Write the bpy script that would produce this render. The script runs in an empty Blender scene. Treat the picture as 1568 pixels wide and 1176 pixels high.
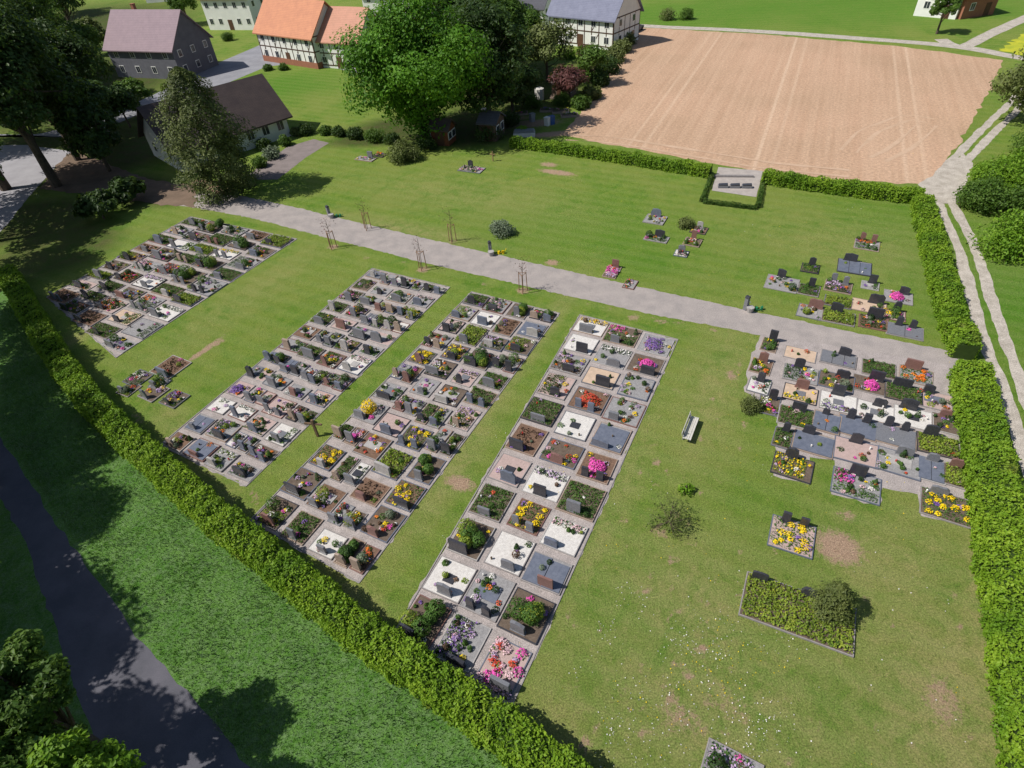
import bpy, math, random
import numpy as np
from mathutils import Vector, Matrix
random.seed(7); rng=np.random.default_rng(7)
# ------------------------------------------------------------------ site survey -> metres
H=28.0; F=915.0; PITCH=math.atan(819/915); RC,RS=0.9968,0.0802
CP,SP=math.cos(PITCH),math.sin(PITCH)
def G(u,v,z=0.0):
    x=u-784; y=v-588
    xp=RC*x-RS*y; yp=RS*x+RC*y
    fw=F*CP-yp*SP; dn=F*SP+yp*CP
    k=(H-z)/dn
    return np.array([xp*k,fw*k])
AD=np.array([.4946,.869]); BD=np.array([.869,-.4946]); AROT=math.atan2(-.4946,.869)
sc=bpy.context.scene
COL=sc.collection
# ------------------------------------------------------------------ materials
def newmat(name):
    m=bpy.data.materials.new(name); m.use_nodes=True
    nt=m.node_tree; nt.nodes.clear()
    o=nt.nodes.new('ShaderNodeOutputMaterial'); b=nt.nodes.new('ShaderNodeBsdfPrincipled')
    nt.links.new(b.outputs[0],o.inputs[0]); b.inputs['Specular IOR Level'].default_value=.25
    return m,nt,b,o
def nd(nt,t,**k):
    n=nt.nodes.new(t)
    for a,b in k.items(): setattr(n,a,b)
    return n
def c4(c): return (c[0],c[1],c[2],1)
def mix(nt,fac,a,b,bt='MIX'):
    n=nd(nt,'ShaderNodeMix',data_type='RGBA',blend_type=bt)
    for i,s in ((0,fac),(6,a),(7,b)):
        if isinstance(s,bpy.types.NodeSocket): nt.links.new(s,n.inputs[i])
        else: n.inputs[i].default_value=s if i==0 else c4(s)
    return n.outputs[2]
def noise(nt,co,scale,detail=4,rough=.6,dist=0):
    n=nd(nt,'ShaderNodeTexNoise'); n.inputs['Scale'].default_value=scale; n.inputs['Detail'].default_value=detail
    n.inputs['Roughness'].default_value=rough; n.inputs['Distortion'].default_value=dist
    nt.links.new(co,n.inputs['Vector']); return n.outputs[0]
def ramp(nt,s,a,b,va=0.,vb=1.):
    n=nd(nt,'ShaderNodeMapRange'); n.clamp=True
    for i,v in enumerate((a,b,va,vb)): n.inputs[i+1].default_value=v
    nt.links.new(s,n.inputs[0]); return n.outputs[0]
def math_(nt,op,a,b=None):
    n=nd(nt,'ShaderNodeMath',operation=op)
    for i,s in enumerate((a,b)):
        if s is None: continue
        if isinstance(s,(int,float)): n.inputs[i].default_value=s
        else: nt.links.new(s,n.inputs[i])
    return n.outputs[0]
def surf(name,c1,c2=None,scale=3,rough=.85,bump=.0,bscale=40,fine=.25,spec=.25):
    m,nt,b,o=newmat(name); co=nd(nt,'ShaderNodeTexCoord').outputs['Object']
    c2=c2 or tuple(x*.75 for x in c1)
    n1=noise(nt,co,scale,5,.65); col=mix(nt,ramp(nt,n1,.35,.65),c1,c2)
    n2=noise(nt,co,bscale,3,.7)
    col=mix(nt,fine,col,mix(nt,ramp(nt,n2,.3,.7),(.0,.0,.0),(1,1,1)),'OVERLAY')
    nt.links.new(col,b.inputs['Base Color']); b.inputs['Roughness'].default_value=rough
    b.inputs['Specular IOR Level'].default_value=spec
    if bump:
        bp=nd(nt,'ShaderNodeBump'); bp.inputs['Strength'].default_value=bump; bp.inputs['Distance'].default_value=.05
        nt.links.new(n2,bp.inputs['Height']); nt.links.new(bp.outputs[0],b.inputs['Normal'])
    return m
def leafm(name,c1,c2,c3=None,trans=.25,nscale=.5,rough=.55):
    m,nt,b,o=newmat(name); co=nd(nt,'ShaderNodeTexCoord').outputs['Object']
    isl=nd(nt,'ShaderNodeNewGeometry').outputs['Random Per Island']
    col=mix(nt,isl,c1,c2)
    c3=c3 or tuple(x*.6 for x in c1)
    col=mix(nt,ramp(nt,noise(nt,co,nscale,3),.4,.68),col,c3)
    if 'hedge' in name: col=mix(nt,ramp(nt,noise(nt,co,.35,5,.7),.6,.72,0,.55),col,(.19,.15,.055))
    nt.links.new(col,b.inputs['Base Color']); b.inputs['Roughness'].default_value=rough
    t=nd(nt,'ShaderNodeBsdfTranslucent'); nt.links.new(mix(nt,.35,col,(.25,.4,.03),'MIX') if 'petal' not in name else col,t.inputs[0])
    ms=nd(nt,'ShaderNodeMixShader'); ms.inputs[0].default_value=trans
    nt.links.new(b.outputs[0],ms.inputs[1]); nt.links.new(t.outputs[0],ms.inputs[2]); nt.links.new(ms.outputs[0],o.inputs[0])
    return m
M={}
M['soil']=surf('soil',(.17,.13,.1),(.11,.08,.06),6,.95,.5,60)
M['mulch']=surf('mulch',(.23,.14,.095),(.13,.08,.055),9,.95,.5,50,.4)
M['sand']=surf('sand',(.58,.43,.32),(.48,.36,.26),3,.95,.3,60)
M['white']=surf('white_gravel',(.7,.67,.63),(.55,.52,.49),8,.9,.5,50,.35)
M['pinkgr']=surf('pink_gravel',(.5,.37,.34),(.41,.31,.28),6,.9,.5,60,.35)
M['greygr']=surf('grey_gravel',(.34,.33,.33),(.24,.23,.23),8,.9,.5,60,.4)
M['gran_d']=surf('granite_dark',(.035,.035,.042),(.058,.058,.068),14,.25,0,90,.2,.5)
M['gran_m']=surf('granite_grey',(.14,.145,.16),(.2,.2,.215),12,.35,0,90,.3,.5)
M['gran_b']=surf('granite_blue',(.11,.125,.165),(.155,.17,.215),5,.4,0,80,.2,.5)
M['gran_r']=surf('granite_red',(.18,.095,.08),(.24,.13,.11),12,.4,0,90,.3,.5)
M['stone_l']=surf('stone_light',(.42,.4,.38),(.32,.3,.29),5,.8,.2,60)
M['sandst']=surf('sandstone',(.36,.28,.22),(.28,.21,.17),5,.85,.2,50)
M['kerb']=surf('border_stone',(.32,.295,.285),(.24,.22,.215),5,.85,.2,50)
M['gravelpath']=surf('grave_path_gravel',(.405,.355,.335),(.30,.265,.25),1.3,.95,.4,20,.5)
M['cover']=leafm('groundcover_leaves',(.07,.16,.025),(.13,.24,.045),nscale=3)
M['coverd']=leafm('dark_groundcover_leaves',(.035,.085,.02),(.07,.13,.035),nscale=3)
M['yg']=leafm('yellow_green_leaves',(.36,.40,.05),(.22,.33,.04),(.13,.21,.025),nscale=2)
M['greyg']=leafm('grey_green_leaves',(.18,.23,.15),(.28,.33,.22),nscale=2)
M['brownl']=leafm('brown_foliage',(.14,.08,.05),(.22,.14,.09),nscale=2,trans=.1)
for k,c,d in (('f_yellow',(.85,.66,.01),(.8,.55,.01)),('f_pink',(.85,.12,.5),(.65,.08,.36)),('f_red',(.5,.03,.03),(.6,.1,.04)),
    ('f_purple',(.14,.07,.28),(.25,.14,.4)),('f_white',(.82,.82,.78),(.75,.7,.66)),('f_orange',(.8,.3,.02),(.7,.15,.02)),('f_lilac',(.4,.28,.5),(.55,.4,.55)),('f_pale',(.65,.35,.42),(.7,.5,.52))):
    M[k]=leafm(k.replace('f_','')+'_petals',c,d,d,.1,2)
for k,c in (('m_lamp_r',(.45,.03,.02)),('m_bronze',(.12,.08,.04)),('m_greenpl',(.02,.2,.08)),('m_bluepl',(.03,.1,.3)),('m_metal',(.25,.26,.27))):
    M[k]=surf(k,c,None,5,.45,0,30,.1,.5)
MK=list(M.keys()); MI={k:i for i,k in enumerate(MK)}
ML=[M[k] for k in MK]
# ------------------------------------------------------------------ mesh builder
class MB:
    def __init__(s,mats=None):
        s.v=[];s.nv=0;s.loops=[];s.cnt=[];s.mi=[];s.mats=mats
    def add(s,V,faces,m=0):
        V=np.asarray(V,float).reshape(-1,3)
        if isinstance(faces,np.ndarray):
            s.loops.append((faces+s.nv).ravel()); s.cnt.append(np.full(len(faces),faces.shape[1])); s.mi.append(np.full(len(faces),m))
        else:
            for f in faces:
                s.loops.append(np.array(f)+s.nv); s.cnt.append(np.array([len(f)])); s.mi.append(np.array([m]))
        s.v.append(V); s.nv+=len(V)
    def box(s,x0,x1,y0,y1,z0,z1,m=0,R=None,t=None):
        V=np.array([[x,y,z] for z in(z0,z1) for y in(y0,y1) for x in(x0,x1)],float)
        if R is not None: V=V@np.array(R).T
        if t is not None: V=V+np.array(t)
        s.add(V,np.array([[0,2,3,1],[4,5,7,6],[0,1,5,4],[2,6,7,3],[0,4,6,2],[1,3,7,5]]),m)
    def prism(s,prof,y0,y1,m=0,R=None,t=None):
        n=len(prof); V=np.array([[p[0],y0,p[1]] for p in prof]+[[p[0],y1,p[1]] for p in prof],float)
        if R is not None: V=V@np.array(R).T
        if t is not None: V=V+np.array(t)
        s.add(V,[list(range(n)),list(range(2*n-1,n-1,-1))]+[[i,i+n,(i+1)%n+n,(i+1)%n] for i in range(n)],m)
    def leaves(s,C,size,m=0,nrm=None,bias=.6,up=.3,asp=.55):
        n=len(C)
        if n==0: return
        N=rng.normal(size=(n,3)); N/=np.linalg.norm(N,axis=1)[:,None]
        if nrm is not None: N=N*(1-bias)+nrm*bias
        N[:,2]+=up; N/=np.linalg.norm(N,axis=1)[:,None]+1e-9
        T=rng.normal(size=(n,3)); T-=N*(T*N).sum(1)[:,None]; T/=np.linalg.norm(T,axis=1)[:,None]+1e-9
        B=np.cross(N,T); sz=(size*rng.uniform(.6,1.35,n))[:,None]
        V=np.stack([C+T*sz,C+B*sz*asp+N*sz*.15,C-T*sz*.9,C-B*sz*asp+N*sz*.15],1).reshape(-1,3)
        s.add(V,np.arange(4*n).reshape(n,4),m)
    def tube(s,pts,rad,m=0,k=7,cap=True):
        pts=np.array(pts,float); V=[]
        for i,p in enumerate(pts):
            d=pts[min(i+1,len(pts)-1)]-pts[max(i-1,0)]; d/=np.linalg.norm(d)+1e-9
            a=np.array([1,0,0]) if abs(d[0])<.8 else np.array([0,1,0])
            e=np.cross(d,a); e/=np.linalg.norm(e); f=np.cross(d,e)
            for j in range(k):
                t=2*math.pi*j/k; V.append(p+rad[i]*(e*math.cos(t)+f*math.sin(t)))
        Fc=[[i*k+j,i*k+(j+1)%k,(i+1)*k+(j+1)%k,(i+1)*k+j] for i in range(len(pts)-1) for j in range(k)]
        s.add(V,np.array(Fc),m)
        if cap:
            s.add(np.array(V[-k:]),[list(range(k))],m); s.add(np.array(V[:k]),[list(range(k))[::-1]],m)
    def obj(s,name,mats=None,parent=None,loc=None,rot=None,smooth=False):
        me=bpy.data.meshes.new(name)
        V=np.concatenate(s.v); L=np.concatenate(s.loops).astype(np.int32); C=np.concatenate(s.cnt).astype(np.int32); MIx=np.concatenate(s.mi).astype(np.int32)
        me.vertices.add(len(V)); me.vertices.foreach_set('co',V.ravel().astype(np.float32))
        me.loops.add(len(L)); me.loops.foreach_set('vertex_index',L)
        me.polygons.add(len(C)); me.polygons.foreach_set('loop_start',np.concatenate([[0],np.cumsum(C)[:-1]]).astype(np.int32))
        mats=mats or s.mats
        used=np.unique(MIx); rem={u:i for i,u in enumerate(used)}
        for u in used: me.materials.append(mats[u])
        me.polygons.foreach_set('material_index',np.array([rem[x] for x in MIx],np.int32) if len(used)>1 else np.zeros(len(C),np.int32))
        me.update(calc_edges=True)
        me.polygons.foreach_set('use_smooth',np.full(len(C),smooth)); me.update()
        ob=bpy.data.objects.new(name,me); COL.objects.link(ob)
        if parent: ob.parent=parent
        if loc is not None: ob.location=loc
        if rot is not None: ob.rotation_euler=(0,0,rot)
        return ob
def empty(name,loc=(0,0,0),rot=0):
    e=bpy.data.objects.new(name,None); COL.objects.link(e); e.location=loc; e.rotation_euler=(0,0,rot); e.empty_display_size=.3; return e
# ------------------------------------------------------------------ ground
def axis(a,b,st,lo,hi):
    d=list(np.arange(a,b,st)); s=st; v=d[-1]; up=[]
    while v<hi: s*=1.25; v+=s; up.append(v)
    s=st; v=d[0]; dn=[]
    while v>lo: s*=1.25; v-=s; dn.append(v)
    return np.array(dn[::-1]+d+up)
xs=axis(-60,62,.3,-1500,1500); ys=axis(3,100,.3,-1500,1800)
X,Y=np.meshgrid(xs,ys); nx,ny=len(xs),len(ys)
def field(bl,soft=.45):
    f=np.zeros_like(X)
    for b in bl:
        u,v,rx,ry=b[:4]; amp=b[4] if len(b)>4 else 1
        c=G(u,v); a=b[5] if len(b)>5 else AROT
        dx=X-c[0]; dy=Y-c[1]; px=dx*math.cos(a)+dy*math.sin(a); py=-dx*math.sin(a)+dy*math.cos(a)
        r=np.sqrt((px/rx)**2+(py/ry)**2); f=np.maximum(f,amp*np.clip((1+soft-r)/(2*soft),0,1))
    return f
spots=[(1283,838,1.25,1.1),(853,264,2.4,.7,1),(840,252,1.2,.7,.9),(318,533,.35,1.7,.95),(300,545,.35,.7,.9),(335,525,.3,.6,.8),(970,486,.5,.5,.8),(845,402,.7,.6,.9),(1120,575,.5,.5,.8),(1445,1075,.8,1.1,.7),
 (705,740,1.0,.6,1),(1030,857,.3,.25,.9),(1010,815,.5,.35,.8),(1005,708,.3,.3,.9),(990,905,.25,.25,.8),(1055,1035,.3,.25,.9),(1075,995,.3,.3,.9),(895,1140,.3,.35,.9),(1040,1100,.9,.7,.6),(1110,1075,1.2,.8,.45),(1060,1110,.9,.5,.55),
 (510,378,.6,.6,.9),(647,413,.6,.6,.9),(801,445,.6,.6,.9),(693,370,.5,.5,.7),(563,352,.5,.5,.7),(1300,790,.4,.4,.8),(330,290,2.5,1.2,1),(310,280,2,1,1),(930,462,.5,.3,.8),(1010,492,.5,.3,.8),(560,395,.5,.3,.6),(740,435,.5,.3,.6),
 (805,190,5,1.6,1,0),(850,205,4,1,1,0),(780,182,3,1,.9,0),(205,103,3,1.5,.9),(1465,570,1.2,.5,.8),(1415,330,.7,3,.5),(1130,565,.3,2,.45),(390,760,1.2,.3,.6,-.9),(210,640,1.2,.3,.6,-.9)]
for i in range(60):
    spots.append((rng.uniform(860,1490),rng.uniform(560,1170),rng.uniform(.15,.3),rng.uniform(.15,.28),rng.uniform(.45,.85)))
for i in range(45):
    spots.append((rng.uniform(950,1140),rng.uniform(560,1170),rng.uniform(.15,.3),rng.uniform(.15,.28),rng.uniform(.45,.85)))
for i in range(16):
    t=rng.uniform(0,1); spots.append((500+640*t+rng.uniform(-8,8),372+140*t+rng.uniform(0,6),rng.uniform(.3,.5),.25,rng.uniform(.4,.8)))
dry=[(1460,1080,4,6,1),(1100,1100,7,4,.75),(1060,930,5,4,.75),(1230,1080,6,5,.55),(880,1130,3,3,.7),(1095,600,2,8,.6),(760,600,.8,14,.8,AROT),(560,640,.7,13,.8,AROT),(380,450,2,9,.4,AROT),
 (1350,860,3,3,.7),(620,350,8,1.2,.8,AROT),(950,450,14,.8,.8,AROT),(690,730,.8,6,.7,AROT),(330,760,9,1,.7,-.9),(1500,980,.5,16,.9,AROT),(720,300,12,4,.4),(1330,380,9,5,.4),(300,700,8,1,.7,-.9),(110,520,1,3,.7),(930,800,1,10,.6,AROT),(560,930,5,.8,.8,-.9),(1420,880,3,4,.6)]
lush=[(1200,1050,7,5,.4),(990,960,4,5,.5),(900,350,12,5,.5),(430,130,9,8,1,0),(1150,860,6,6,.3),(1000,1100,5,4,.4),(600,360,6,2,.6),(730,370,5,2,.5),(980,400,4,2,.6),(1545,450,6,14,1,0),(1130,15,60,14,1,0),(1400,15,30,10,1,0)]
wildc=[(-400,560),(20,440),(145,640),(330,800),(520,955),(830,1176),(900,1300),(-200,1600),(-900,1300)]
wp=[G(*p) for p in wildc]
def inpoly(P,X,Y):
    r=np.zeros(X.shape,bool); n=len(P)
    for i in range(n):
        a=P[i];b=P[(i+1)%n]
        c=((a[1]>Y)!=(b[1]>Y))&(X<(b[0]-a[0])*(Y-a[1])/(b[1]-a[1]+1e-12)+a[0]); r^=c
    return r
wild=inpoly(wp,X,Y).astype(float)
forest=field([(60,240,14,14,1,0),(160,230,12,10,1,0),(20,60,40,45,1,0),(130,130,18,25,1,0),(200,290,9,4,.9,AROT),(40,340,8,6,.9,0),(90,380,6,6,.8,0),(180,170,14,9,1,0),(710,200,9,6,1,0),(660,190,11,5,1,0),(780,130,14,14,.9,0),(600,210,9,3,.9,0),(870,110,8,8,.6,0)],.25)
me=bpy.data.meshes.new('ground_lawn')
V=np.stack([X.ravel(),Y.ravel(),np.zeros(nx*ny)],1)
idx=np.arange(nx*ny).reshape(ny,nx); Q=np.stack([idx[:-1,:-1],idx[:-1,1:],idx[1:,1:],idx[1:,:-1]],-1).reshape(-1,4)
me.vertices.add(len(V)); me.vertices.foreach_set('co',V.ravel().astype(np.float32)); me.loops.add(Q.size); me.loops.foreach_set('vertex_index',Q.ravel().astype(np.int32))
me.polygons.add(len(Q)); me.polygons.foreach_set('loop_start',(np.arange(len(Q))*4).astype(np.int32)); me.update(calc_edges=True)
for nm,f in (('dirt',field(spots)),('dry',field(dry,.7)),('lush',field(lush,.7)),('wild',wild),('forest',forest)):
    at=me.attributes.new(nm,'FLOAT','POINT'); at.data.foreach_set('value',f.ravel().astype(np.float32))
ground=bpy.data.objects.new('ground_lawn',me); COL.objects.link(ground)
m,nt,b,o=newmat('lawn_grass'); co=nd(nt,'ShaderNodeTexCoord').outputs['Object']
def attr(nm):
    a=nd(nt,'ShaderNodeAttribute'); a.attribute_name=nm; return a.outputs['Fac']
n_big=noise(nt,co,.13,5,.7,.3); n_mid=noise(nt,co,.7,8,.78,.6); n_f=noise(nt,co,3.2,7,.85,.4); n_ff=noise(nt,co,13,5,.9)
col=mix(nt,ramp(nt,n_mid,.38,.6),(.095,.195,.02),(.17,.25,.036))
col=mix(nt,ramp(nt,n_big,.4,.6,0,.75),col,(.215,.255,.055))
col=mix(nt,math_(nt,'MULTIPLY',attr('lush'),ramp(nt,n_mid,.3,.6,.4,1)),col,(.08,.205,.015))
dsum=math_(nt,'ADD',math_(nt,'MULTIPLY',attr('dry'),ramp(nt,n_mid,.38,.6,.3,1.3)),ramp(nt,n_f,.54,.66,0,.6))
col=mix(nt,ramp(nt,dsum,0,1.1,0,.9),col,(.32,.29,.115))
col=mix(nt,ramp(nt,n_f,.46,.34,0,.55),col,(.05,.125,.012))
sx=nd(nt,'ShaderNodeVectorMath',operation='DOT_PRODUCT'); nt.links.new(co,sx.inputs[0]); sx.inputs[1].default_value=(AD[0],AD[1],0)
stp=ramp(nt,math_(nt,'PINGPONG',sx.outputs['Value'],.75),.25,.5,0,1)
col=mix(nt,math_(nt,'MULTIPLY',stp,.15),col,(.26,.32,.1))
dirtf=ramp(nt,math_(nt,'ADD',attr('dirt'),ramp(nt,n_f,.38,.62,-.35,.35)),.4,.85)
col=mix(nt,dirtf,col,mix(nt,ramp(nt,n_f,.4,.6),(.47,.32,.23),(.35,.24,.155)))
wcol=mix(nt,ramp(nt,n_mid,.42,.58),(.075,.19,.024),(.13,.26,.05)); wcol=mix(nt,ramp(nt,n_f,.45,.6,0,.7),wcol,(.19,.28,.13))
col=mix(nt,attr('wild'),col,wcol)
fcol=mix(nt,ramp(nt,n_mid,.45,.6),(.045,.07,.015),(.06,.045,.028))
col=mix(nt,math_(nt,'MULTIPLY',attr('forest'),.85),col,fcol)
col=mix(nt,.9,col,mix(nt,ramp(nt,n_ff,.34,.66),(.12,.12,.12),(.88,.88,.88)),'OVERLAY')
nt.links.new(col,b.inputs['Base Color']); b.inputs['Roughness'].default_value=.9; b.inputs['Specular IOR Level'].default_value=.1
bp=nd(nt,'ShaderNodeBump'); bp.inputs['Strength'].default_value=.8; bp.inputs['Distance'].default_value=.09
nt.links.new(math_(nt,'ADD',n_ff,math_(nt,'MULTIPLY',n_f,1.5)),bp.inputs['Height']); nt.links.new(bp.outputs[0],b.inputs['Normal'])
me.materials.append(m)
# ------------------------------------------------------------------ flat sheets
def densify(P,st,jit,closed=True):
    out=[]; n=len(P)
    for i in range(n if closed else n-1):
        a=np.array(P[i],float); c=np.array(P[(i+1)%n],float); L=np.linalg.norm(c-a); k=max(1,int(L/st))
        d=(c-a)/max(L,1e-6); nn=np.array([-d[1],d[0]])
        for j in range(k):
            out.append(a+(c-a)*j/k+(nn*rng.normal()*jit if j else 0))
    if not closed: out.append(np.array(P[-1],float))
    return out
def sheet(name,px,mat_,z,jit=.06,st=.6,world=False):
    P=[np.array(p,float) if world else G(*p) for p in px]; P=densify(P,st,jit)
    ob=MB([mat_]); ob.add(np.array([[p[0],p[1],0] for p in P]),[list(range(len(P)))],0)
    return ob.obj(name,loc=(0,0,z))
def smoothline(pts,st=1.0):
    pts=[np.array(p,float) for p in pts]; out=[]
    for i in range(len(pts)-1):
        p0=pts[max(i-1,0)];p1=pts[i];p2=pts[i+1];p3=pts[min(i+2,len(pts)-1)]
        k=max(2,int(np.linalg.norm(p2-p1)/st))
        for j in range(k):
            t=j/k; out.append(.5*((2*p1)+(-p0+p2)*t+(2*p0-5*p1+4*p2-p3)*t*t+(-p0+3*p1-3*p2+p3)*t**3))
    out.append(pts[-1]); return np.array(out)
def ribbon(b,line,w,z,off=0,jit=.08,m=0):
    T=np.gradient(line,axis=0); T/=np.linalg.norm(T,axis=1)[:,None]+1e-9; N=np.stack([-T[:,1],T[:,0]],1)
    def sm():
        q=rng.normal(size=len(line)+6); return np.convolve(q,np.ones(5)/2.2,'same')[3:-3]*jit
    l=line+N*(off+w/2+sm())[:,None]; r=line+N*(off-w/2+sm())[:,None]
    V=np.concatenate([np.c_[l,np.full(len(l),z)],np.c_[r,np.full(len(r),z)]]); n=len(line)
    b.add(V,np.array([[i,i+n,i+n+1,i+1] for i in range(n-1)]),m)
pathm=surf('asphalt_path',(.37,.325,.3),(.29,.26,.245),.9,.92,.25,20,.45)
roadm=surf('road_asphalt',(.125,.12,.14),(.09,.09,.105),.6,.9,.2,30,.3)
streetm=surf('street_asphalt',(.28,.28,.3),(.22,.22,.24),.4,.9,.2,30,.2)
trackm=surf('gravel_track',(.50,.45,.39),(.35,.31,.26),1.2,.95,.3,14,.45)
pavem=surf('paving',(.42,.375,.34),(.34,.3,.275),1.5,.9,.2,30,.3)
sheet('cemetery_path',[(215,292),(300,296),(370,300),(450,317),(600,353),(760,390),(910,424),(1140,474),(1300,507),(1478,542),(1476,574),(1330,545),(1160,513),(1130,506),(1000,482),(800,437),(640,400),(500,364),(390,335),(300,318),(245,312)],pathm,.006,.05,.3)
sheet('road',[(-300,430),(-120,560),(0,668),(80,792),(200,962),(345,1128),(520,1330),(250,1400),(160,1176),(90,980),(40,830),(-20,730),(-300,560)],roadm,.004,.06)
sheet('upper_street',[(225,150),(255,168),(330,135),(408,102),(470,95),(560,115),(600,80),(500,62),(405,66),(330,98),(262,132)],streetm,.004,.02)
sheet('side_street',[(-200,215),(-10,205),(100,210),(165,195),(250,160),(228,148),(150,185),(60,205)],streetm,.008,.02)
sheet('parking_area',[(-200,225),(40,222),(112,232),(90,250),(45,300),(10,345),(-10,365),(-250,430)],surf('parking_asphalt',(.34,.33,.345),(.28,.27,.285),.5,.9,.1,30),.010,.05)
sheet('forecourt',[(110,232),(150,245),(230,275),(300,285),(300,318),(235,312),(150,300),(60,290),(90,250)],surf('forecourt_soil',(.2,.14,.1),(.14,.1,.07),.6,.95,.2,20),.014,.15)
sheet('chapel_path',[(380,268),(440,225),(480,213),(504,219),(470,240),(425,275),(395,275)],surf('old_paving',(.24,.2,.19),(.19,.16,.15),1,.9,.1,20),.006,.03)
# field
fm,nt,b,o=newmat('ploughed_field'); co=nd(nt,'ShaderNodeTexCoord').outputs['Object']
col=mix(nt,ramp(nt,noise(nt,co,.05,6,.65),.38,.62),(.48,.305,.2),(.40,.26,.165))
mp=nd(nt,'ShaderNodeMapping'); mp.inputs['Scale'].default_value=(1,.02,1); nt.links.new(co,mp.inputs[0])
st1=noise(nt,mp.outputs[0],1.0,5,.75); col=mix(nt,ramp(nt,st1,.38,.62,0,.5),col,(.55,.38,.26))
sx=nd(nt,'ShaderNodeSeparateXYZ'); nt.links.new(co,sx.inputs[0])
fr=math_(nt,'PINGPONG',math_(nt,'ADD',sx.outputs[0],2.0),7.5)
tr=ramp(nt,math_(nt,'ABSOLUTE',math_(nt,'SUBTRACT',fr,.9)),.1,.3,1,0)
col=mix(nt,math_(nt,'MULTIPLY',tr,ramp(nt,noise(nt,mp.outputs[0],.3,3),.4,.6,.1,.5)),col,(.62,.46,.33))
n3=noise(nt,co,3,7,.9); col=mix(nt,.5,col,mix(nt,ramp(nt,n3,.36,.64),(.15,.15,.15),(.85,.85,.85)),'OVERLAY')
nt.links.new(col,b.inputs['Base Color']); b.inputs['Roughness'].default_value=.95
bp=nd(nt,'ShaderNodeBump'); bp.inputs['Strength'].default_value=.4; bp.inputs['Distance'].default_value=.1; nt.links.new(n3,bp.inputs['Height']); nt.links.new(bp.outputs[0],b.inputs['Normal'])
fa=G(1075,190); fb=G(1135,80); fd=(fb-fa)/np.linalg.norm(fb-fa); frot=math.atan2(-fd[0],fd[1])
FP=[G(*p) for p in [(978,42),(1160,52),(1370,70),(1536,92),(1520,130),(1480,200),(1425,283),(1290,276),(1165,262),(1090,250),(960,226),(858,206),(885,178),(915,145),(945,95)]]
FP=densify(FP,1,.15); cr,sr=math.cos(-frot),math.sin(-frot)
fo=MB([fm]); fo.add(np.array([[p[0]*cr-p[1]*sr,p[0]*sr+p[1]*cr,0] for p in FP]),[list(range(len(FP)))]); fo.obj('ploughed_field',loc=(0,0,.006),rot=frot)
b_=MB([surf('tyre_marks',(.55,.385,.27),(.47,.32,.215),.5,.95)]); zz=.012
for L in ([(1300,232),(1325,205),(1355,192),(1390,180),(1425,185)],[(1345,245),(1385,222),(1420,190)],[(870,210),(960,218),(1080,238),(1180,254),(1300,266)]):
    ln=smoothline([G(*p) for p in L],.8)
    ribbon(b_,ln,.35,zz,-.9,.09); ribbon(b_,ln,.35,zz+.004,.9,.09)
    zz+=.008
b_.obj('tyre_marks')
# tracks
b_=MB([trackm])
ln=smoothline([G(*p) for p in [(1700,60),(1600,118),(1545,170),(1492,222),(1440,282),(1452,320),(1480,380),(1504,460),(1530,540),(1568,640),(1610,760),(1680,950)]],.4)
ribbon(b_,ln,.85,.008,-.66,.06); ribbon(b_,ln,.85,.012,.66,.06)
b_.obj('gravel_track')
b_=MB([trackm])
ln=smoothline([G(*p) for p in [(600,8),(800,25),(960,38),(1160,48),(1330,60),(1470,72),(1560,88),(1700,110)]],2)
ribbon(b_,ln,2.4,.016,0,.1)
ln=smoothline([G(*p) for p in [(1700,-25),(1568,28),(1510,55),(1470,72),(1440,60)]],2); ribbon(b_,ln,2.2,.020,0,.1)
b_.obj('farm_road')
sheet('track_junction',[(1405,283),(1440,262),(1475,235),(1490,250),(1478,285),(1470,310),(1445,312),(1415,296)],trackm,.016,.1)
sheet('rapeseed_field',[(1568,52),(1528,78),(1680,105),(1700,20)],surf('rape',(.5,.48,.03),(.3,.35,.03),.5),.024,.3)
sheet('memorial_paving',[(1100,256),(1168,262),(1158,302),(1090,292)],pavem,.020,.02)
# ------------------------------------------------------------------ graves
def edge(b,a,c,w=.08,h=.08,m=0):
    d=np.array(c)-np.array(a); L=np.linalg.norm(d); an=math.atan2(d[1],d[0])
    R=[[math.cos(an),-math.sin(an),0],[math.sin(an),math.cos(an),0],[0,0,1]]
    b.box(0,L-.003,-w/2,w/2,0,h,m,R,(a[0],a[1],0))
def tuft(b,x,y,z,r,n,sz,leaf,fl=None,ff=.5,h=.8):
    a=rng.uniform(0,2*math.pi,n); q=np.sqrt(rng.uniform(0,1,n))*r; zz=z+np.sqrt(np.maximum(0,1-(q/r)**2))*r*h*rng.uniform(.5,1,n)
    C=np.c_[x+q*np.cos(a),y+q*np.sin(a),zz]; nr=np.c_[np.cos(a)*q/r*.7,np.sin(a)*q/r*.7,np.ones(n)]
    if fl is None: b.leaves(C,sz,MI[leaf],nr,.5,.2)
    else:
        k=int(n*ff); C[:k,2]+=.04; b.leaves(C[:k],sz*.85,MI[fl],nr[:k],.6,.4,.9); b.leaves(C[k:],sz,MI[leaf],nr[k:],.5,.2)
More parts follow.
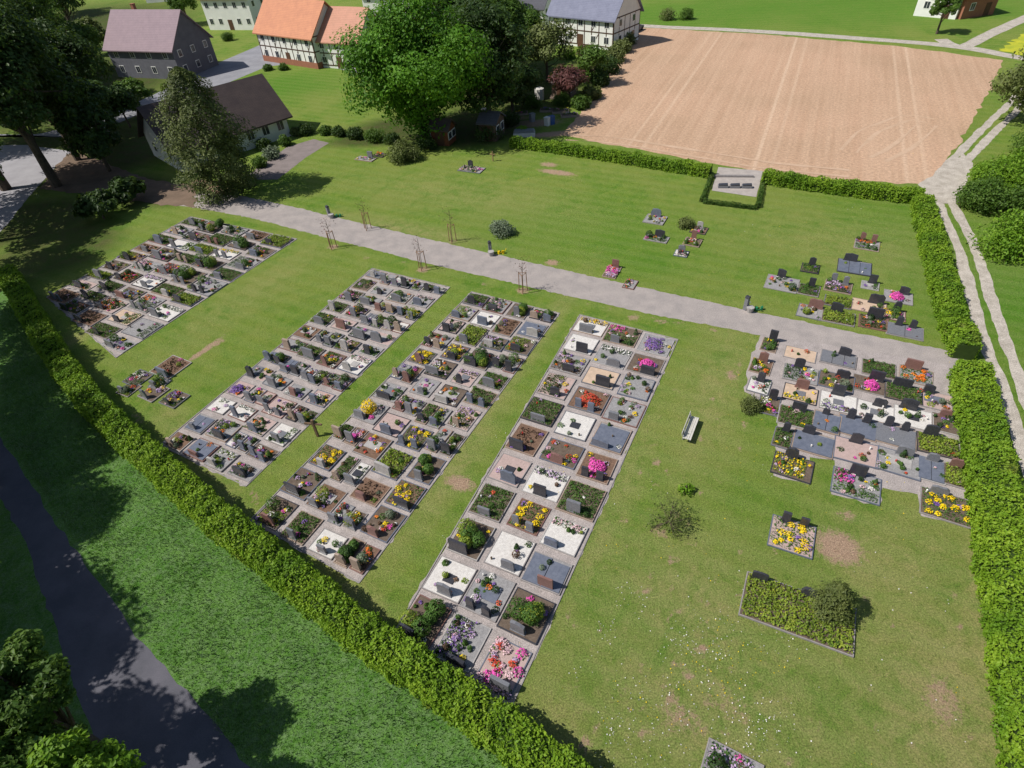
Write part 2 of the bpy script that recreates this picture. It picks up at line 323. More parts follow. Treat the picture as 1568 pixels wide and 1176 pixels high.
def ball(b,x,y,z,r,leaf,n=260,sz=.06,sq=1.,cone=False):
    D=rng.normal(size=(n,3)); D/=np.linalg.norm(D,axis=1)[:,None]
    rr=r*rng.uniform(.82,1.06,n)*(1+.1*np.sin(D[:,0]*5+x*9)*np.cos(D[:,1]*4))
    if cone:
        t=rng.uniform(0,1,n)**1.3; a=rng.uniform(0,6.28,n); R_=r*(1-t)**.8*rng.uniform(.8,1.1,n)+.03
        C=np.c_[x+R_*np.cos(a),y+R_*np.sin(a),z+t*r*sq*2]; D=np.c_[np.cos(a),np.sin(a),np.full(n,.4)]
    else: C=np.c_[x+D[:,0]*rr,y+D[:,1]*rr,z+r*.9*sq+D[:,2]*rr*sq]
    b.leaves(C,sz,MI[leaf],D,.7,.1)
FL=['f_yellow','f_pink','f_red','f_purple','f_white','f_orange','f_lilac','f_pale','f_purple','f_yellow','f_white','f_lilac','f_pale']
def headstone(b,x,y,w,h,d,mt,sh):
    if sh==0: pr=[(-w/2,0),(w/2,0),(w/2,h*.97),(w/2-.03,h),(-w/2+.03,h),(-w/2,h*.97)]
    elif sh==1: pr=[(-w/2,0),(w/2,0)]+[(w/2*math.cos(t),h*.82+h*.18*math.sin(t)) for t in np.linspace(0,math.pi,9)]
    elif sh==2: pr=[(-w/2,0),(w/2,0),(w/2,h*.8),(w*.2,h*.93),(-w*.15,h),(-w/2,h*.95)]
    elif sh==3: pr=[(-w/2,0),(w/2,0),(w/2*.95,h*.86),(0,h),(-w/2*.95,h*.86)]
    elif sh==4: pr=[(-w/2,0),(w/2,0),(w/2*1.03,h*.7),(w*.3,h*.97),(w*.05,h*.9),(-w*.25,h*.95),(-w/2,h*.8)]
    else: pr=[(-w*.45,0),(w*.45,0),(w*.52,h*.4),(w*.42,h*.85),(w*.1,h),(-w*.35,h*.92),(-w*.5,h*.5)]
    t_=rng.uniform(-.04,.04); R=[[1,0,0],[0,math.cos(t_),-math.sin(t_)],[0,math.sin(t_),math.cos(t_)]]
    b.prism(pr,-d/2,d/2,MI[mt],R,(x,y,.12)); b.box(x-w/2-.04,x+w/2+.04,y-d/2-.04,y+d/2+.04,.0,.119,MI[mt])
def grave(cx,cy,rot,w,l,typ,sy=-1,stones=None,name='grave',darkst=False):
    b=MB(ML)
    bm=random.choice(['kerb','kerb','kerb','gran_m','gran_d','gran_b','sandst','gran_r','kerb','stone_l'])
    t=.05; h=rng.uniform(.05,.11)
    b.box(-w/2,w/2,-l/2,-l/2+t,0,h,MI[bm]); b.box(-w/2,w/2,l/2-t,l/2,0,h,MI[bm])
    b.box(-w/2,-w/2+t,-l/2+t+.002,l/2-t-.002,0,h-.002,MI[bm]); b.box(w/2-t,w/2,-l/2+t+.002,l/2-t-.002,0,h-.002,MI[bm])
    bed={'slab':'greygr','white':'white','sand':'sand','pinkgr':'pinkgr','gravel':'greygr','bare':'mulch','balls':'soil','green':'soil','yg':'soil'}.get(typ)
    if bed is None: bed=random.choice(['soil','soil','mulch','greygr','greygr','soil','greygr','pinkgr'])
    iw,il=w/2-t,l/2-t
    b.box(-iw,iw,-il,il,0,h-.02,MI[bed])
    z=h-.02
    def rp(m_=.15): return rng.uniform(-iw+m_,iw-m_),rng.uniform(-il+m_,il-m_-.0)
    gl=['cover','coverd','yg','greyg','cover','brownl','coverd','cover']
    A=4*iw*il
    def carpet(leaf,dens=200,x0=-iw,x1=iw,y0=-il,y1=il,sz=.055,ht=.08,fl=None,ff=.35):
        n=int(dens*abs(x1-x0)*abs(y1-y0)); C=np.c_[rng.uniform(x0+.04,x1-.04,n),rng.uniform(y0+.04,y1-.04,n),z+.02+rng.uniform(0,ht,n)]
        C[:,2]+=.04*np.sin(C[:,0]*9+cx)*np.cos(C[:,1]*8)
        k=int(n*ff) if fl else 0
        if fl: C[:k,2]+=.05; b.leaves(C[:k],sz,MI[fl],None,0,1.,.95)
        b.leaves(C[k:],sz,MI[leaf],None,0,.9)
    sx_=rng.uniform(-.2,.2)*w
    nfl=0
    if typ=='slab':
        g=random.choice(['gran_b','gran_m','gran_b','gran_b']); k=random.choice([1,2,2,3])
        for i in range(k):
            x0=-iw+2*iw*i/k+.02; x1=-iw+2*iw*(i+1)/k-.02; b.box(x0,x1,-il+.02,il*rng.uniform(.8,.97),z,z+.06,MI[g])
        nfl=2
    elif typ=='green': carpet('cover',320,ht=.12); nfl=3
    elif typ=='yg': carpet('yg',330,sz=.07,ht=.2); nfl=1
    elif typ in('yellow','pink','red','purple','orange'):
        f='f_'+typ
        if typ in('yellow','orange'):
            carpet('cover',130)
            for i in range(int(6+A*2.2)): x,y=rp(.15); tuft(b,x,y,z,rng.uniform(.12,.24),44,.05,'cover',f if rng.random()<.8 else random.choice(['f_yellow','f_purple']),.75)
        else:
            tuft(b,rng.uniform(-.25,.25),rng.uniform(-.2,.2),z,min(iw,il)*rng.uniform(.5,.7),420,.06,'cover',f,.85,.7)
            for i in range(10): x,y=rp(.15); tuft(b,x,y,z,.17,35,.05,'coverd',random.choice(FL+[f]),.5)
    elif typ=='pinkmix':
        for i in range(26): x,y=rp(.12); tuft(b,x,y,z,rng.uniform(.15,.28),60,.055,random.choice(gl),random.choice(['f_pink','f_pale','f_pale','f_red','f_pink','f_lilac']),.65)
    elif typ=='balls':
        for i in range(4): x,y=rp(.3); ball(b,x,y,z,rng.uniform(.35,.55)*(1 if w>1.8 else .7),random.choice(['cover','coverd','cover','yg']),650,.06)
        nfl=6
    elif typ=='ybush': ball(b,0,0,z,.5,'f_yellow',500,.07); nfl=6
    elif typ in('white','sand','pinkgr','gravel'):
        if rng.random()<.5: b.box(-.3,.3,-.25,.25,z,z+.05,MI[random.choice(['gran_d','gran_m','stone_l'])])
        if rng.random()<.5: ball(b,*rp(.3),z,rng.uniform(.12,.25),random.choice(gl),170,.05)
        nfl=random.choice([2,3,5])
        if rng.random()<.5:
            if rng.random()<.5: carpet(random.choice(gl),220,iw*.3,iw,-il,il)
            else: carpet(random.choice(gl),220,-iw,iw,il*.4 if sy<0 else -il,il if sy<0 else -il*.4,fl=random.choice(FL),ff=.3)
    elif typ=='bare':
        n=int(A*40); C=np.c_[rng.uniform(-iw,iw,n)*.8,rng.uniform(-il,il,n)*.8,z+rng.uniform(0,.15,n)]; b.leaves(C,.09,MI['brownl'],None,0,.4)
        nfl=4
    else:
        q=rng.random()
        if q<.4: carpet(random.choice(gl),230,-iw,iw*rng.uniform(.1,1),-il,il,ht=.1,fl=random.choice(FL) if rng.random()<.4 else None,ff=.2)
        elif q<.7:
            s=rng.uniform(-.3,.3); carpet(random.choice(gl),230,-iw,iw,-il,s*il)
            if rng.random()<.7: carpet(random.choice(gl),220,-iw,iw*rng.uniform(-.3,.5),s*il,il,fl=random.choice(FL),ff=.4)
        elif q<.88:
            b.box(-iw*.6,iw*.6,-il*.3,il*.5,z,z+.04,MI[random.choice(['gran_m','stone_l','gran_b','stone_l'])])
        nfl=int(5+A*3.)
        if rng.random()<.3: x,y=rp(.3); ball(b,x,y,z,rng.uniform(.25,.42),random.choice(['cover','coverd','yg','greyg']),380,.055)
    for i in range(nfl):
        x,y=rp(.12); r=rng.uniform(.08,.21)
        q=rng.random()
        if q<.5: tuft(b,x,y,z,r,int(22+r*170),.045,random.choice(gl),random.choice(FL),rng.uniform(.3,.8))
        elif q<.72: tuft(b,x,y,z,r*1.2,int(22+r*170),.05,random.choice(gl))
        elif q<.92: ball(b,x,y,z,r*.95,random.choice(gl),int(60+r*500),.045)
        else: ball(b,x,y,z,r*.8,random.choice(['coverd','cover']),180,.05,random.choice([1,1.8]),cone=True)
    if rng.random()<.6:
        x,y=rp(.2); b.tube([(x,y,z),(x,y,z+.14),(x,y,z+.17),(x,y,z+.22)],[.05,.05,.06,.01],MI[random.choice(['m_lamp_r','m_bronze','m_bronze','f_white'])],6)
    if stones is None:
        q=rng.random()
        if w>1.7: stones=[(sx_,rng.uniform(.6,1.1),rng.uniform(.5,.85))] if q<.85 else [(-.45,.42,.7),(.45,.42,.65)]
        else: stones=[(sx_*.5,rng.uniform(.4,.65),rng.uniform(.5,.9))]
        if q<.05: stones=[]
    mt=random.choice(['gran_d','gran_d','gran_d','gran_m','gran_d','gran_r','gran_d'] if darkst else ['gran_m','gran_d','gran_d','gran_m','gran_d','gran_b','gran_m','gran_b','gran_r','sandst','stone_l','gran_m'])
    for (x,ww,hh) in stones:
        headstone(b,x,sy*(l/2-.14-rng.uniform(0,.12)),ww,hh,rng.uniform(.1,.18),mt,random.choice([0,0,1,2,3,4,5,0]))
    return b.obj(name,loc=(cx,cy,.013),rot=rot)
plots=[]
STR=[
 ([(292,332),(455,366),(178,548),(72,455)],5,9,['mixed']*10+['green']*6+['white']+['yg']+['balls']+['sand','bare'],-1),
 ([(570,411),(689,440),(377,745),(245,682)],4,13,['mixed']*13+['gravel']*2+['white']+['slab']*2+['green']+['pinkgr'],-1),
 ([(722,447),(857,480),(550,893),(383,797)],4,12,['mixed']*13+['gravel']+['green']*3+['pinkgr']+['yg']+['balls']+['bare'],-1),
 ([(888,482),(1038,520),(782,1085),(603,970)],3,11,['mixed']*10+['white']+['gravel'],-1)]
for q,nc,nr,tw,sy in STR:
    c=[G(*p) for p in q]
    b=MB([M['gravelpath'],M['kerb']])
    P=densify(c,.4,.07); b.add(np.array([[p[0],p[1],.009] for p in P]),[list(range(len(P)))],0)
    for i in range(4): edge(b,c[i],c[(i+1)%4],.06,.04+.002*i,1)
    b.obj('gravel_plot_bed')
    for k in range(nc):
        amp=.17 if nc!=3 else .1
        wt=rng.uniform(1-amp,1+amp,nr); cum=np.r_[0,np.cumsum(wt)]/wt.sum()
        for r in range(nr):
            s=(k+.5)/nc; t=(cum[r]+cum[r+1])/2
            top=c[0]*(1-s)+c[1]*s; bot=c[3]*(1-s)+c[2]*s; p=top*(1-t)+bot*t
            wl=np.linalg.norm((c[0]*(1-t)+c[3]*t)-(c[1]*(1-t)+c[2]*t))/nc
            ll=np.linalg.norm(bot-top)*(cum[r+1]-cum[r])
            rot=AROT+rng.uniform(-.025,.025)
            w=(wl-.1)*rng.uniform(.82,1.0); l=min(ll-rng.uniform(.2,.55),2.3)
            typ=random.choice(tw)
            p=p+BD*rng.uniform(-.06,.06)
            if wl>1.9 and nc==4 and rng.random()<.25:
                for e in(-1,1): plots.append([*(p+BD*e*wl*.245),rot,wl*.43,l*rng.uniform(.8,1),random.choice(tw),sy])
            else: plots.append([p[0],p[1],rot,w,l,typ,sy])
OV=[(909,497,'white'),(950,510,'mixed'),(1003,522,'purple'),(890,525,'white'),(940,545,'gravel'),(995,548,'pink'),(915,578,'sand'),(965,590,'mixed'),(900,618,'red'),(955,628,'mixed'),(820,635,'green'),(873,655,'white'),(935,675,'slab'),(790,675,'bare'),(850,695,'mixed'),(905,715,'pink'),(757,725,'pinkgr'),(820,750,'white'),(883,770,'green'),(730,775,'green'),(790,800,'yellow'),(855,828,'white'),(690,830,'balls'),(757,860,'white'),(828,885,'slab'),(655,885,'white'),(730,925,'mixed'),(790,955,'balls'),(650,975,'balls'),(690,985,'mixed'),(745,1025,'pinkmix'),
 (568,655,'pink'),(592,672,'mixed'),(500,693,'yellow'),(553,715,'white'),(540,775,'mixed'),(577,722,'yg'),(645,685,'yellow'),(640,740,'yellow'),(530,705,'green'),(525,640,'green'),(555,618,'ybush'),(757,497,'white'),(715,560,'yellow'),(705,600,'mixed'),(650,540,'yellow'),(655,630,'green'),(735,580,'green'),(600,800,'mixed'),(500,830,'white'),(725,540,'balls'),(820,515,'slab'),(740,600,'green'),
 (368,635,'white'),(405,560,'slab'),(390,592,'purple'),(455,578,'gravel'),(612,500,'white'),(330,705,'gravel'),(280,680,'mixed'),(450,530,'gravel'),(600,435,'white'),(650,460,'gravel'),(330,650,'slab'),(370,700,'mixed'),
 (245,428,'white'),(270,475,'white'),(232,500,'gravel'),(350,372,'green'),(325,390,'white'),(150,515,'green'),(190,480,'sand'),(100,445,'bare')]
for u,v,t in OV:
    g=G(u,v); i=min(range(len(plots)),key=lambda i:(plots[i][0]-g[0])**2+(plots[i][1]-g[1])**2); plots[i][5]=t
for p in plots: grave(*p)
RP=[(1165,512),(1478,562),(1488,808),(1410,790),(1405,757),(1352,747),(1347,774),(1273,757),(1278,705),(1240,700),(1238,742),(1184,728),(1190,640),(1140,600),(1150,545)]
sheet('gravel_plot_bed',RP,M['gravelpath'],.010,.06,.4)
NP=[(1178,529,1.1,1.6,'mixed'),(1225,543,2.1,1.4,'sand'),(1283,551,2.3,1.5,'slab'),(1345,566,2.1,1.7,'green'),(1402,576,2,1.7,'orange'),(1165,562,1.4,1.6,'mixed'),(1162,592,1.4,1.5,'white'),(1225,574,2.2,1.7,'mixed'),(1280,585,2.2,1.7,'mixed'),(1330,590,2,1.7,'pink'),(1383,603,2.2,1.7,'green'),(1430,614,2,1.7,'mixed'),
 (1177,622,1.3,1.7,'mixed'),(1225,604,2.1,1.6,'sand'),(1283,617,2.2,1.8,'white'),(1340,632,2.2,1.8,'white'),(1398,641,2.2,1.8,'white'),(1448,650,1.6,1.7,'mixed'),(1218,640,2.1,1.8,'green'),(1265,648,1.6,1.8,'slab'),(1312,655,2.2,1.8,'slab'),(1370,668,2.3,1.8,'slab'),(1435,683,2.2,1.7,'yg'),
 (1198,672,1.1,1.7,'green'),(1245,680,2.3,1.8,'slab'),(1310,693,2.4,1.9,'pinkgr'),(1375,710,2.3,1.9,'mixed'),(1425,720,1.4,1.9,'slab'),(1462,730,1.2,1.7,'yg'),(1213,716,2.2,1.8,'mixed'),(1310,744,2.5,2,'mixed'),(1450,778,2.6,2,'yellow'),
 (1327,376,2,1.8,'mixed'),(1308,410,2.6,2.2,'slab'),(1197,435,2.5,2.2,'mixed'),(1240,412,1.4,1.4,'green'),(1283,440,2,1.7,'mixed'),(1283,463,2,1.5,'yg'),(1283,487,2.3,1.7,'yg'),(1240,478,1.8,1.8,'mixed'),(1330,470,2.4,1.7,'sand'),(1337,495,2,1.7,'mixed'),(1375,456,2,1.7,'pink'),(1385,508,2.4,1.6,'slab'),(1368,483,1.6,1.4,'mixed'),(1332,438,1.3,1.2,'gravel'),(1238,445,1.6,1.6,'green'),
 (1003,337,2,1.8,'mixed'),(1005,366,2.2,1.2,'mixed'),(1070,353,1.5,1.4,'mixed'),(1060,372,1.5,1.4,'mixed'),(1043,389,1.2,1.1,'white'),(937,417,1.2,2,'pinkmix'),(965,436,1,1.4,'mixed'),
 (560,244,2.6,1.2,'mixed'),(582,238,1.6,1.2,'mixed'),(722,260,3,1.6,'mixed'),(1212,822,2.2,2.1,'yellow'),(1120,1178,2.2,1.4,'mixed'),
 (212,580,1.6,1.6,'mixed'),(236,602,1.6,1.6,'mixed'),(262,563,2.2,2.2,'bare'),(268,612,1.6,1.5,'mixed'),(198,597,1.3,1.3,'mixed'),(245,588,1.2,1.2,'mixed')]
for u,v,w,l,t in NP:
    g=G(u,v); left=u<300
    grave(g[0],g[1],AROT+rng.uniform(-.04,.04),w,l,t,-1 if left else 1,darkst=u>1100)
g=G(1220,938); grave(g[0],g[1],AROT+.02,5.0,2.5,'yg',1,[(-1.9,.75,.6),(.4,.8,.6)],'family_grave',True)
# ------------------------------------------------------------------ hedges
hl=leafm('hedge_leaves',(.18,.32,.018),(.29,.42,.032),(.12,.24,.015),.32,.45); hc=surf('hedge_core',(.035,.065,.01),None,3,.95)
hd=leafm('dark_hedge_leaves',(.06,.13,.02),(.12,.2,.03),None,.25,.6)
def hedge(name,px,w,h,z=0,lf=None,dens=260,sz=.085):
    line=smoothline([G(u,v,z) for u,v in px],.5); T=np.gradient(line,axis=0); T/=np.linalg.norm(T,axis=1)[:,None]; N=np.stack([-T[:,1],T[:,0]],1)
    seg=np.r_[0,np.cumsum(np.linalg.norm(np.diff(line,axis=0),axis=1))]; L=seg[-1]
    b=MB([lf or hl,hc]); n=len(line)
    hh=h*(1+.06*np.sin(seg*.9)+.05*np.sin(seg*2.3+1)+.04*np.sin(seg*5.1)); wi=w/2-.12
    ring=[]
    for k,(a,zz) in enumerate([(-wi,0),(-wi,1),(wi,1),(wi,0)]): ring.append(np.c_[line+N*a,(hh-.15)*zz])
    V=np.concatenate(ring); Fc=[[k*n+i,k*n+i+1,(k+1)*n+i+1,(k+1)*n+i] for k in range(3) for i in range(n-1)]; b.add(V,np.array(Fc),1)
    b.add(np.array([r[0] for r in ring]),[[0,1,2,3]],1); b.add(np.array([r[-1] for r in ring]),[[3,2,1,0]],1)
    per=w+2*h; m_=int(L*per*dens); s=rng.uniform(0,L,m_); q=rng.uniform(0,per,m_)
    px_=np.interp(s,seg,line[:,0]); py_=np.interp(s,seg,line[:,1]); nx_=np.interp(s,seg,N[:,0]); ny_=np.interp(s,seg,N[:,1]); hi=np.interp(s,seg,hh)
    top=(q>h)&(q<h+w); le=q<=h
    a=np.where(top,q-h-w/2,np.where(le,-w/2,w/2)); zz=np.where(top,1.0,np.where(le,q/h,(per-q)/h))*hi
    k_=min(1,h)
    wob=k_*(.08*np.sin(s*1.7+a*3)*np.cos(s*.6)+.07*np.sin(s*4.1+zz*3)+.05*np.sin(s*9+a*8)+rng.normal(size=m_)*.06)
    a2=a+np.where(top,0,np.sign(a)*wob); zz=zz+np.where(top,wob,0)
    sh=np.clip((np.abs(a)/(w/2)-.7)/.3,0,1)*top; zz-=sh**2*.14*k_
    C=np.c_[px_+nx_*a2,py_+ny_*a2,np.maximum(zz,.02)]
    nr=np.where(top[:,None],np.c_[0*a,0*a,np.ones(m_)],np.c_[nx_*np.sign(a),ny_*np.sign(a),.3*np.ones(m_)])
    b.leaves(C,sz,0,nr,.45,.12)
    return b.obj(name)
hedge('clipped_hedge',[(10,418),(21,435),(78,532),(145,620),(247,715),(325,785),(420,860),(520,940),(600,997),(710,1072),(825,1158),(960,1260)],1.5,1.5,1.0)
hedge('clipped_hedge',[(1412,308),(1432,385),(1455,470),(1480,538)],1.5,1.3,.7)
hedge('clipped_hedge',[(1487,562),(1512,680),(1528,770),(1545,880),(1568,1000),(1595,1176),(1610,1260)],1.9,1.5,1.0)
hedge('clipped_hedge',[(783,218),(860,228),(960,243),(1088,264)],1.1,1.1,.5,dens=180,sz=.1)
hedge('clipped_hedge',[(1168,272),(1290,289),(1412,303)],1.2,1.2,.5,dens=180,sz=.1)
hedge('low_box_hedge',[(1090,270),(1074,310)],.35,.4,0,hd,250,.07); hedge('low_box_hedge',[(1076,311),(1158,321)],.35,.4,0,hd,250,.07); hedge('low_box_hedge',[(1160,319),(1168,280)],.35,.4,0,hd,250,.07)
# ------------------------------------------------------------------ trees
bark=surf('bark',(.13,.1,.075),(.07,.055,.04),3,.95,.5,25,.3)
T_={'oak':leafm('oak_leaves',(.08,.22,.012),(.15,.32,.02),(.05,.14,.01),.35,.25),'dark':leafm('dark_leaves',(.03,.065,.014),(.065,.12,.022),(.02,.04,.01),.25,.25),
 'mid':leafm('mid_leaves',(.065,.14,.018),(.12,.2,.03),None,.3,.3),'olive':leafm('olive_leaves',(.13,.165,.045),(.19,.22,.07),None,.25,.4),
 'red':leafm('copper_leaves',(.11,.04,.04),(.18,.07,.06),None,.2,.4),'conif':leafm('conifer_needles',(.095,.125,.03),(.16,.185,.05),(.05,.07,.02),.15,.5),
 'lilac':leafm('blossom',(.34,.18,.27),(.14,.15,.07),None,.2,.5),'bright':leafm('bright_leaves',(.13,.27,.015),(.22,.36,.03),(.08,.18,.01),.35,.4),'greyg':M['greyg']}
def tree(name,pos,Ht,R,kind,n=6000,ls=.22,zb=.25,clumps=None,world=False):
    p=pos if world else G(*pos); b=MB([T_[kind],bark]); cz=Ht*(zb+1)/2; rz=Ht*(1-zb)/2
    tr=max(.08,Ht*.022); lean=rng.normal(size=2)*.02*Ht
    b.tube([(0,0,0),(lean[0]*.3,lean[1]*.3,Ht*.2),(lean[0]*.7,lean[1]*.7,Ht*.45),(lean[0],lean[1],Ht*.8)],[tr*1.3,tr,tr*.75,tr*.2],1,8)
    k=clumps or int(30+R*9); D=rng.normal(size=(k,3)); D/=np.linalg.norm(D,axis=1)[:,None]
    if zb>.08: D[:,2]=np.where(D[:,2]<-.5,-D[:,2],D[:,2])
    ph=rng.uniform(0,6,3)
    rad=rng.uniform(.5,.98,k)*(1+.13*np.sin(3*np.arctan2(D[:,1],D[:,0])+ph[0])+.1*np.sin(5*D[:,2]+ph[1]))
    rc=R*rng.uniform(.14,.32,k)
    C=np.c_[D[:,0]*rad*(R-rc*.6),D[:,1]*rad*(R-rc*.6),cz+D[:,2]*rad*(rz-rc*.4)]
    for i in range(0,k,3):
        z0=Ht*rng.uniform(.2,.6); a=np.array([lean[0]*z0/Ht,lean[1]*z0/Ht,z0]); c=C[i]; mid=(a+c)/2+np.array([0,0,-.06*R])
        b.tube([a,mid,c],[tr*.45,tr*.28,tr*.08],1,5,False)
    w=rc**2/(rc**2).sum(); per=(w*n).astype(int)
    for i in range(k):
        m_=per[i]; d=rng.normal(size=(m_,3)); d/=np.linalg.norm(d,axis=1)[:,None]
        rr=rc[i]*rng.uniform(.5,1.15,m_)**.8; sq=np.array([1,1,.75])
        L=C[i]+d*rr[:,None]*sq; L[:,2]=np.maximum(L[:,2],.1)
        b.leaves(L,ls,0,d*.6+D[i]*.4,.6,.25)
    return b.obj(name,loc=(p[0],p[1],0))
def conifer(name,pos,Ht,R,kind='conif',n=6000,ls=.16,belly=.35):
    p=G(*pos); b=MB([T_[kind],bark]); b.tube([(0,0,0),(0,0,Ht*.9)],[Ht*.02+.04,.03],1,7)
    t=rng.uniform(0.03,1,n); a=rng.uniform(0,2*math.pi,n)
    prof=np.where(t<belly,.75+.25*t/belly,((1-t)/(1-belly))**.6)
    lump=1+.22*np.sin(a*3+t*14)+.16*np.sin(a*5-t*23)+.1*np.sin(a*9+t*40)
    r=R*prof*lump*rng.uniform(.6,1.05,n)
    C=np.c_[r*np.cos(a),r*np.sin(a),t*Ht]; b.leaves(C,ls,0,np.c_[np.cos(a),np.sin(a),.4*np.ones(n)],.55,.3,.4)
    return b.obj(name,loc=(p[0],p[1],0))
def bush(name,pos,R,kind,n=1500,ls=.1,sq=.85):
    p=G(*pos); b=MB([T_[kind],bark])
    b.tube([(0,0,0),(0,.02,R*.9)],[.06,.03],1,5)
    k=12+int(R*4); D=rng.normal(size=(k,3)); D[:,2]=np.abs(D[:,2]); D/=np.linalg.norm(D,axis=1)[:,None]
    for i in range(k):
        b.tube([(0,0,.1),tuple(D[i]*R*.5*np.array([1,1,sq])),tuple(D[i]*R*.8)],[.03,.02,.01],1,4,False)
        d=rng.normal(size=(n//k,3)); d/=np.linalg.norm(d,axis=1)[:,None]; c=D[i]*R*rng.uniform(.45,.7)*np.array([1,1,sq])+np.array([0,0,R*.25])
        C=c+d*R*.42*rng.uniform(.6,1.1,(len(d),1)); C[:,2]=np.maximum(C[:,2],.02); b.leaves(C,ls,0,d,.5,.2)
    return b.obj(name,loc=(p[0],p[1],0))
tree('oak_tree',(650,210),18,9.0,'oak',42000,.23,.02,180)
tree('deciduous_tree',(752,200),15,5.8,'dark',13000,.25,.08)
tree('deciduous_tree',(735,150),14,5.5,'dark',10000,.28,.12)
tree('deciduous_tree',(785,170),9,4.5,'dark',7000,.26,.08)
tree('deciduous_tree',(770,120),12,5.5,'mid',9000,.28,.12)
tree('deciduous_tree',(690,95),13,6,'dark',8000,.3,.15)
tree('deciduous_tree',(838,125),9,4.5,'olive',5000,.24,.1)
tree('deciduous_tree',(800,100),9,4.5,'mid',5000,.26,.1)
tree('copper_tree',(873,155),5,3,'red',3500,.2,.1)
tree('deciduous_tree',(905,130),6,3,'mid',3000,.22,.08); tree('deciduous_tree',(770,55),10,4,'olive',3500,.3,.15)
for u,v in ((890,165),(905,150),(918,130),(930,112),(942,95),(952,80),(960,68)): bush('shrub',(u,v),rng.uniform(1.6,2.4),random.choice(['mid','dark','olive']),1800,.18)
for u,v,h,r,k,n in ((88,285,21,8.0,'dark',19000),(10,290,22,9,'dark',16000),(168,262,9,3.8,'dark',7000),(-70,330,22,9,'dark',12000),(45,215,20,8,'mid',12000),(135,200,14,6,'dark',9000),(-20,180,22,9,'mid',12000),(90,120,16,7,'mid',9000),(120,60,14,6,'dark',7000),(150,150,10,4.5,'dark',6000),(20,90,20,8,'mid',9000),(70,30,18,7,'mid',7000),(-120,240,22,9,'dark',9000),(200,310,3,2.2,'dark',2500),(160,335,3,2.5,'dark',2500),
   (110,170,13,5.5,'dark',8000),(60,140,16,7,'dark',9000),(140,110,9,4.5,'mid',5000),(200,195,6,3.2,'dark',4000),(165,225,9,4.4,'dark',6500),(215,170,5,3,'mid',3000),(120,245,15,5.5,'dark',10000),(105,20,12,5,'mid',5000),(-10,370,14,5,'dark',8000)):
    tree('deciduous_tree',(u,v),h,r,k,n,.27,.22 if h>12 else .1)
tree('blossom_tree',(235,112),6.5,3.2,'lilac',4500,.22,.12); tree('blossom_tree',(205,112),6,2.6,'lilac',3000,.22,.12); tree('deciduous_tree',(222,85),7,3,'mid',3500,.25,.1)
tree('deciduous_tree',(290,38),9,4,'mid',3500,.3,.1); tree('deciduous_tree',(150,85),7,4,'olive',3500,.3,.1); tree('deciduous_tree',(385,38),6,3,'mid',3000,.28,.1); tree('deciduous_tree',(700,40),9,4,'mid',3500,.3,.1)
conifer('columnar_cypress',(347,298),13.5,4.1,'conif',22000,.17,.5)
conifer('columnar_cypress',(368,276),6,1.8,'dark',3500,.15)
conifer('small_cypress',(1268,938),2.4,.85,'conif',4200,.075,.5)
tree('willow_tree',(1580,188),10,6,'olive',13000,.2,.08); tree('deciduous_tree',(1434,52),7,2.6,'mid',3500,.22,.2)
for u,v,r,k in ((1500,318,2.6,'mid'),(1522,290,2.8,'bright'),(1560,265,2.4,'bright'),(1545,385,3,'bright'),(1560,330,2.6,'mid'),(1575,300,3.2,'bright'),(1590,380,3,'bright'),(1505,275,1.6,'bright'),(1585,240,3,'mid')): bush('shrub',(u,v),r,k,4800,.13)
bush('rounded_shrub',(620,245),2.1,'olive',5000,.12); bush('rounded_shrub',(768,358),1.3,'greyg',2500,.09); bush('boxwood_ball',(1151,626),.8,'conif',2600,.06); bush('shrub',(1050,348),.9,'olive',1500,.08)
bush('sparse_shrub',(1025,800),1.5,'olive',900,.06); bush('small_shrub',(1050,752),.5,'bright',250,.09)
for u,v,r,k in ((405,228,1.2,'dark'),(418,242,1.3,'greyg'),(437,222,1.1,'mid'),(472,205,1.4,'dark'),(400,255,1.1,'mid'),(455,208,1.0,'olive'),(500,205,1.1,'mid'),(520,208,1.2,'dark'),(545,212,1.3,'dark'),(575,215,1.5,'mid'),(600,220,1.3,'dark'),(410,108,1,'mid'),(435,107,1,'mid'),(780,190,1.6,'dark'),(750,215,2,'dark'),(860,160,1.5,'mid'),(815,165,1.6,'mid'),(655,228,1.5,'dark'),(800,205,.9,'bright'),(350,62,1.6,'mid'),(1020,30,2,'olive'),(1050,30,1.8,'mid'),(895,85,1.5,'red'),(870,90,1.5,'bright'),(915,95,1.6,'mid')): bush('shrub',(u,v),r,k,1500,.13)
def ctree(u,v,z,Ht,R,k,n,ls,**kw): p=G(u,v,z); return tree('roadside_tree',p,Ht,R,k,n,ls,world=True,**kw)
ctree(5,1050,7,9,2.0,'mid',13000,.11,zb=.35); ctree(110,1205,6,8,1.9,'bright',12000,.11,zb=.35); ctree(20,1180,6,8,1.7,'mid',8000,.11,zb=.35)
for x,y,Ht,R in ((-55,52,17,5.5),(-50,43,16,5.5),(-46,35,16,5),(-41,28,15,5),(-36.5,21,15,4.6),(-33.5,14.5,15,4.8),(-29,8,15,4.6),(-25,2,14,4.5),(-52,28,17,6),(-46,18,18,6),(-40,8,17,5.5),(-20,-3,13,4.5),
   (-40,31,9,3.4),(-36.5,26,9,3.4),(-33.5,21,9,3.3),(-31.5,16.5,9.5,3.3),(-28.5,12.5,9,3.2),(-25.5,8.5,9,3.1),(-22,4.5,9,3)):
    tree('roadside_tree',(x+rng.uniform(-.7,.7),y+rng.uniform(-.7,.7)),Ht,R,'dark',12000 if Ht>10 else 7000,.2,.2,world=True)
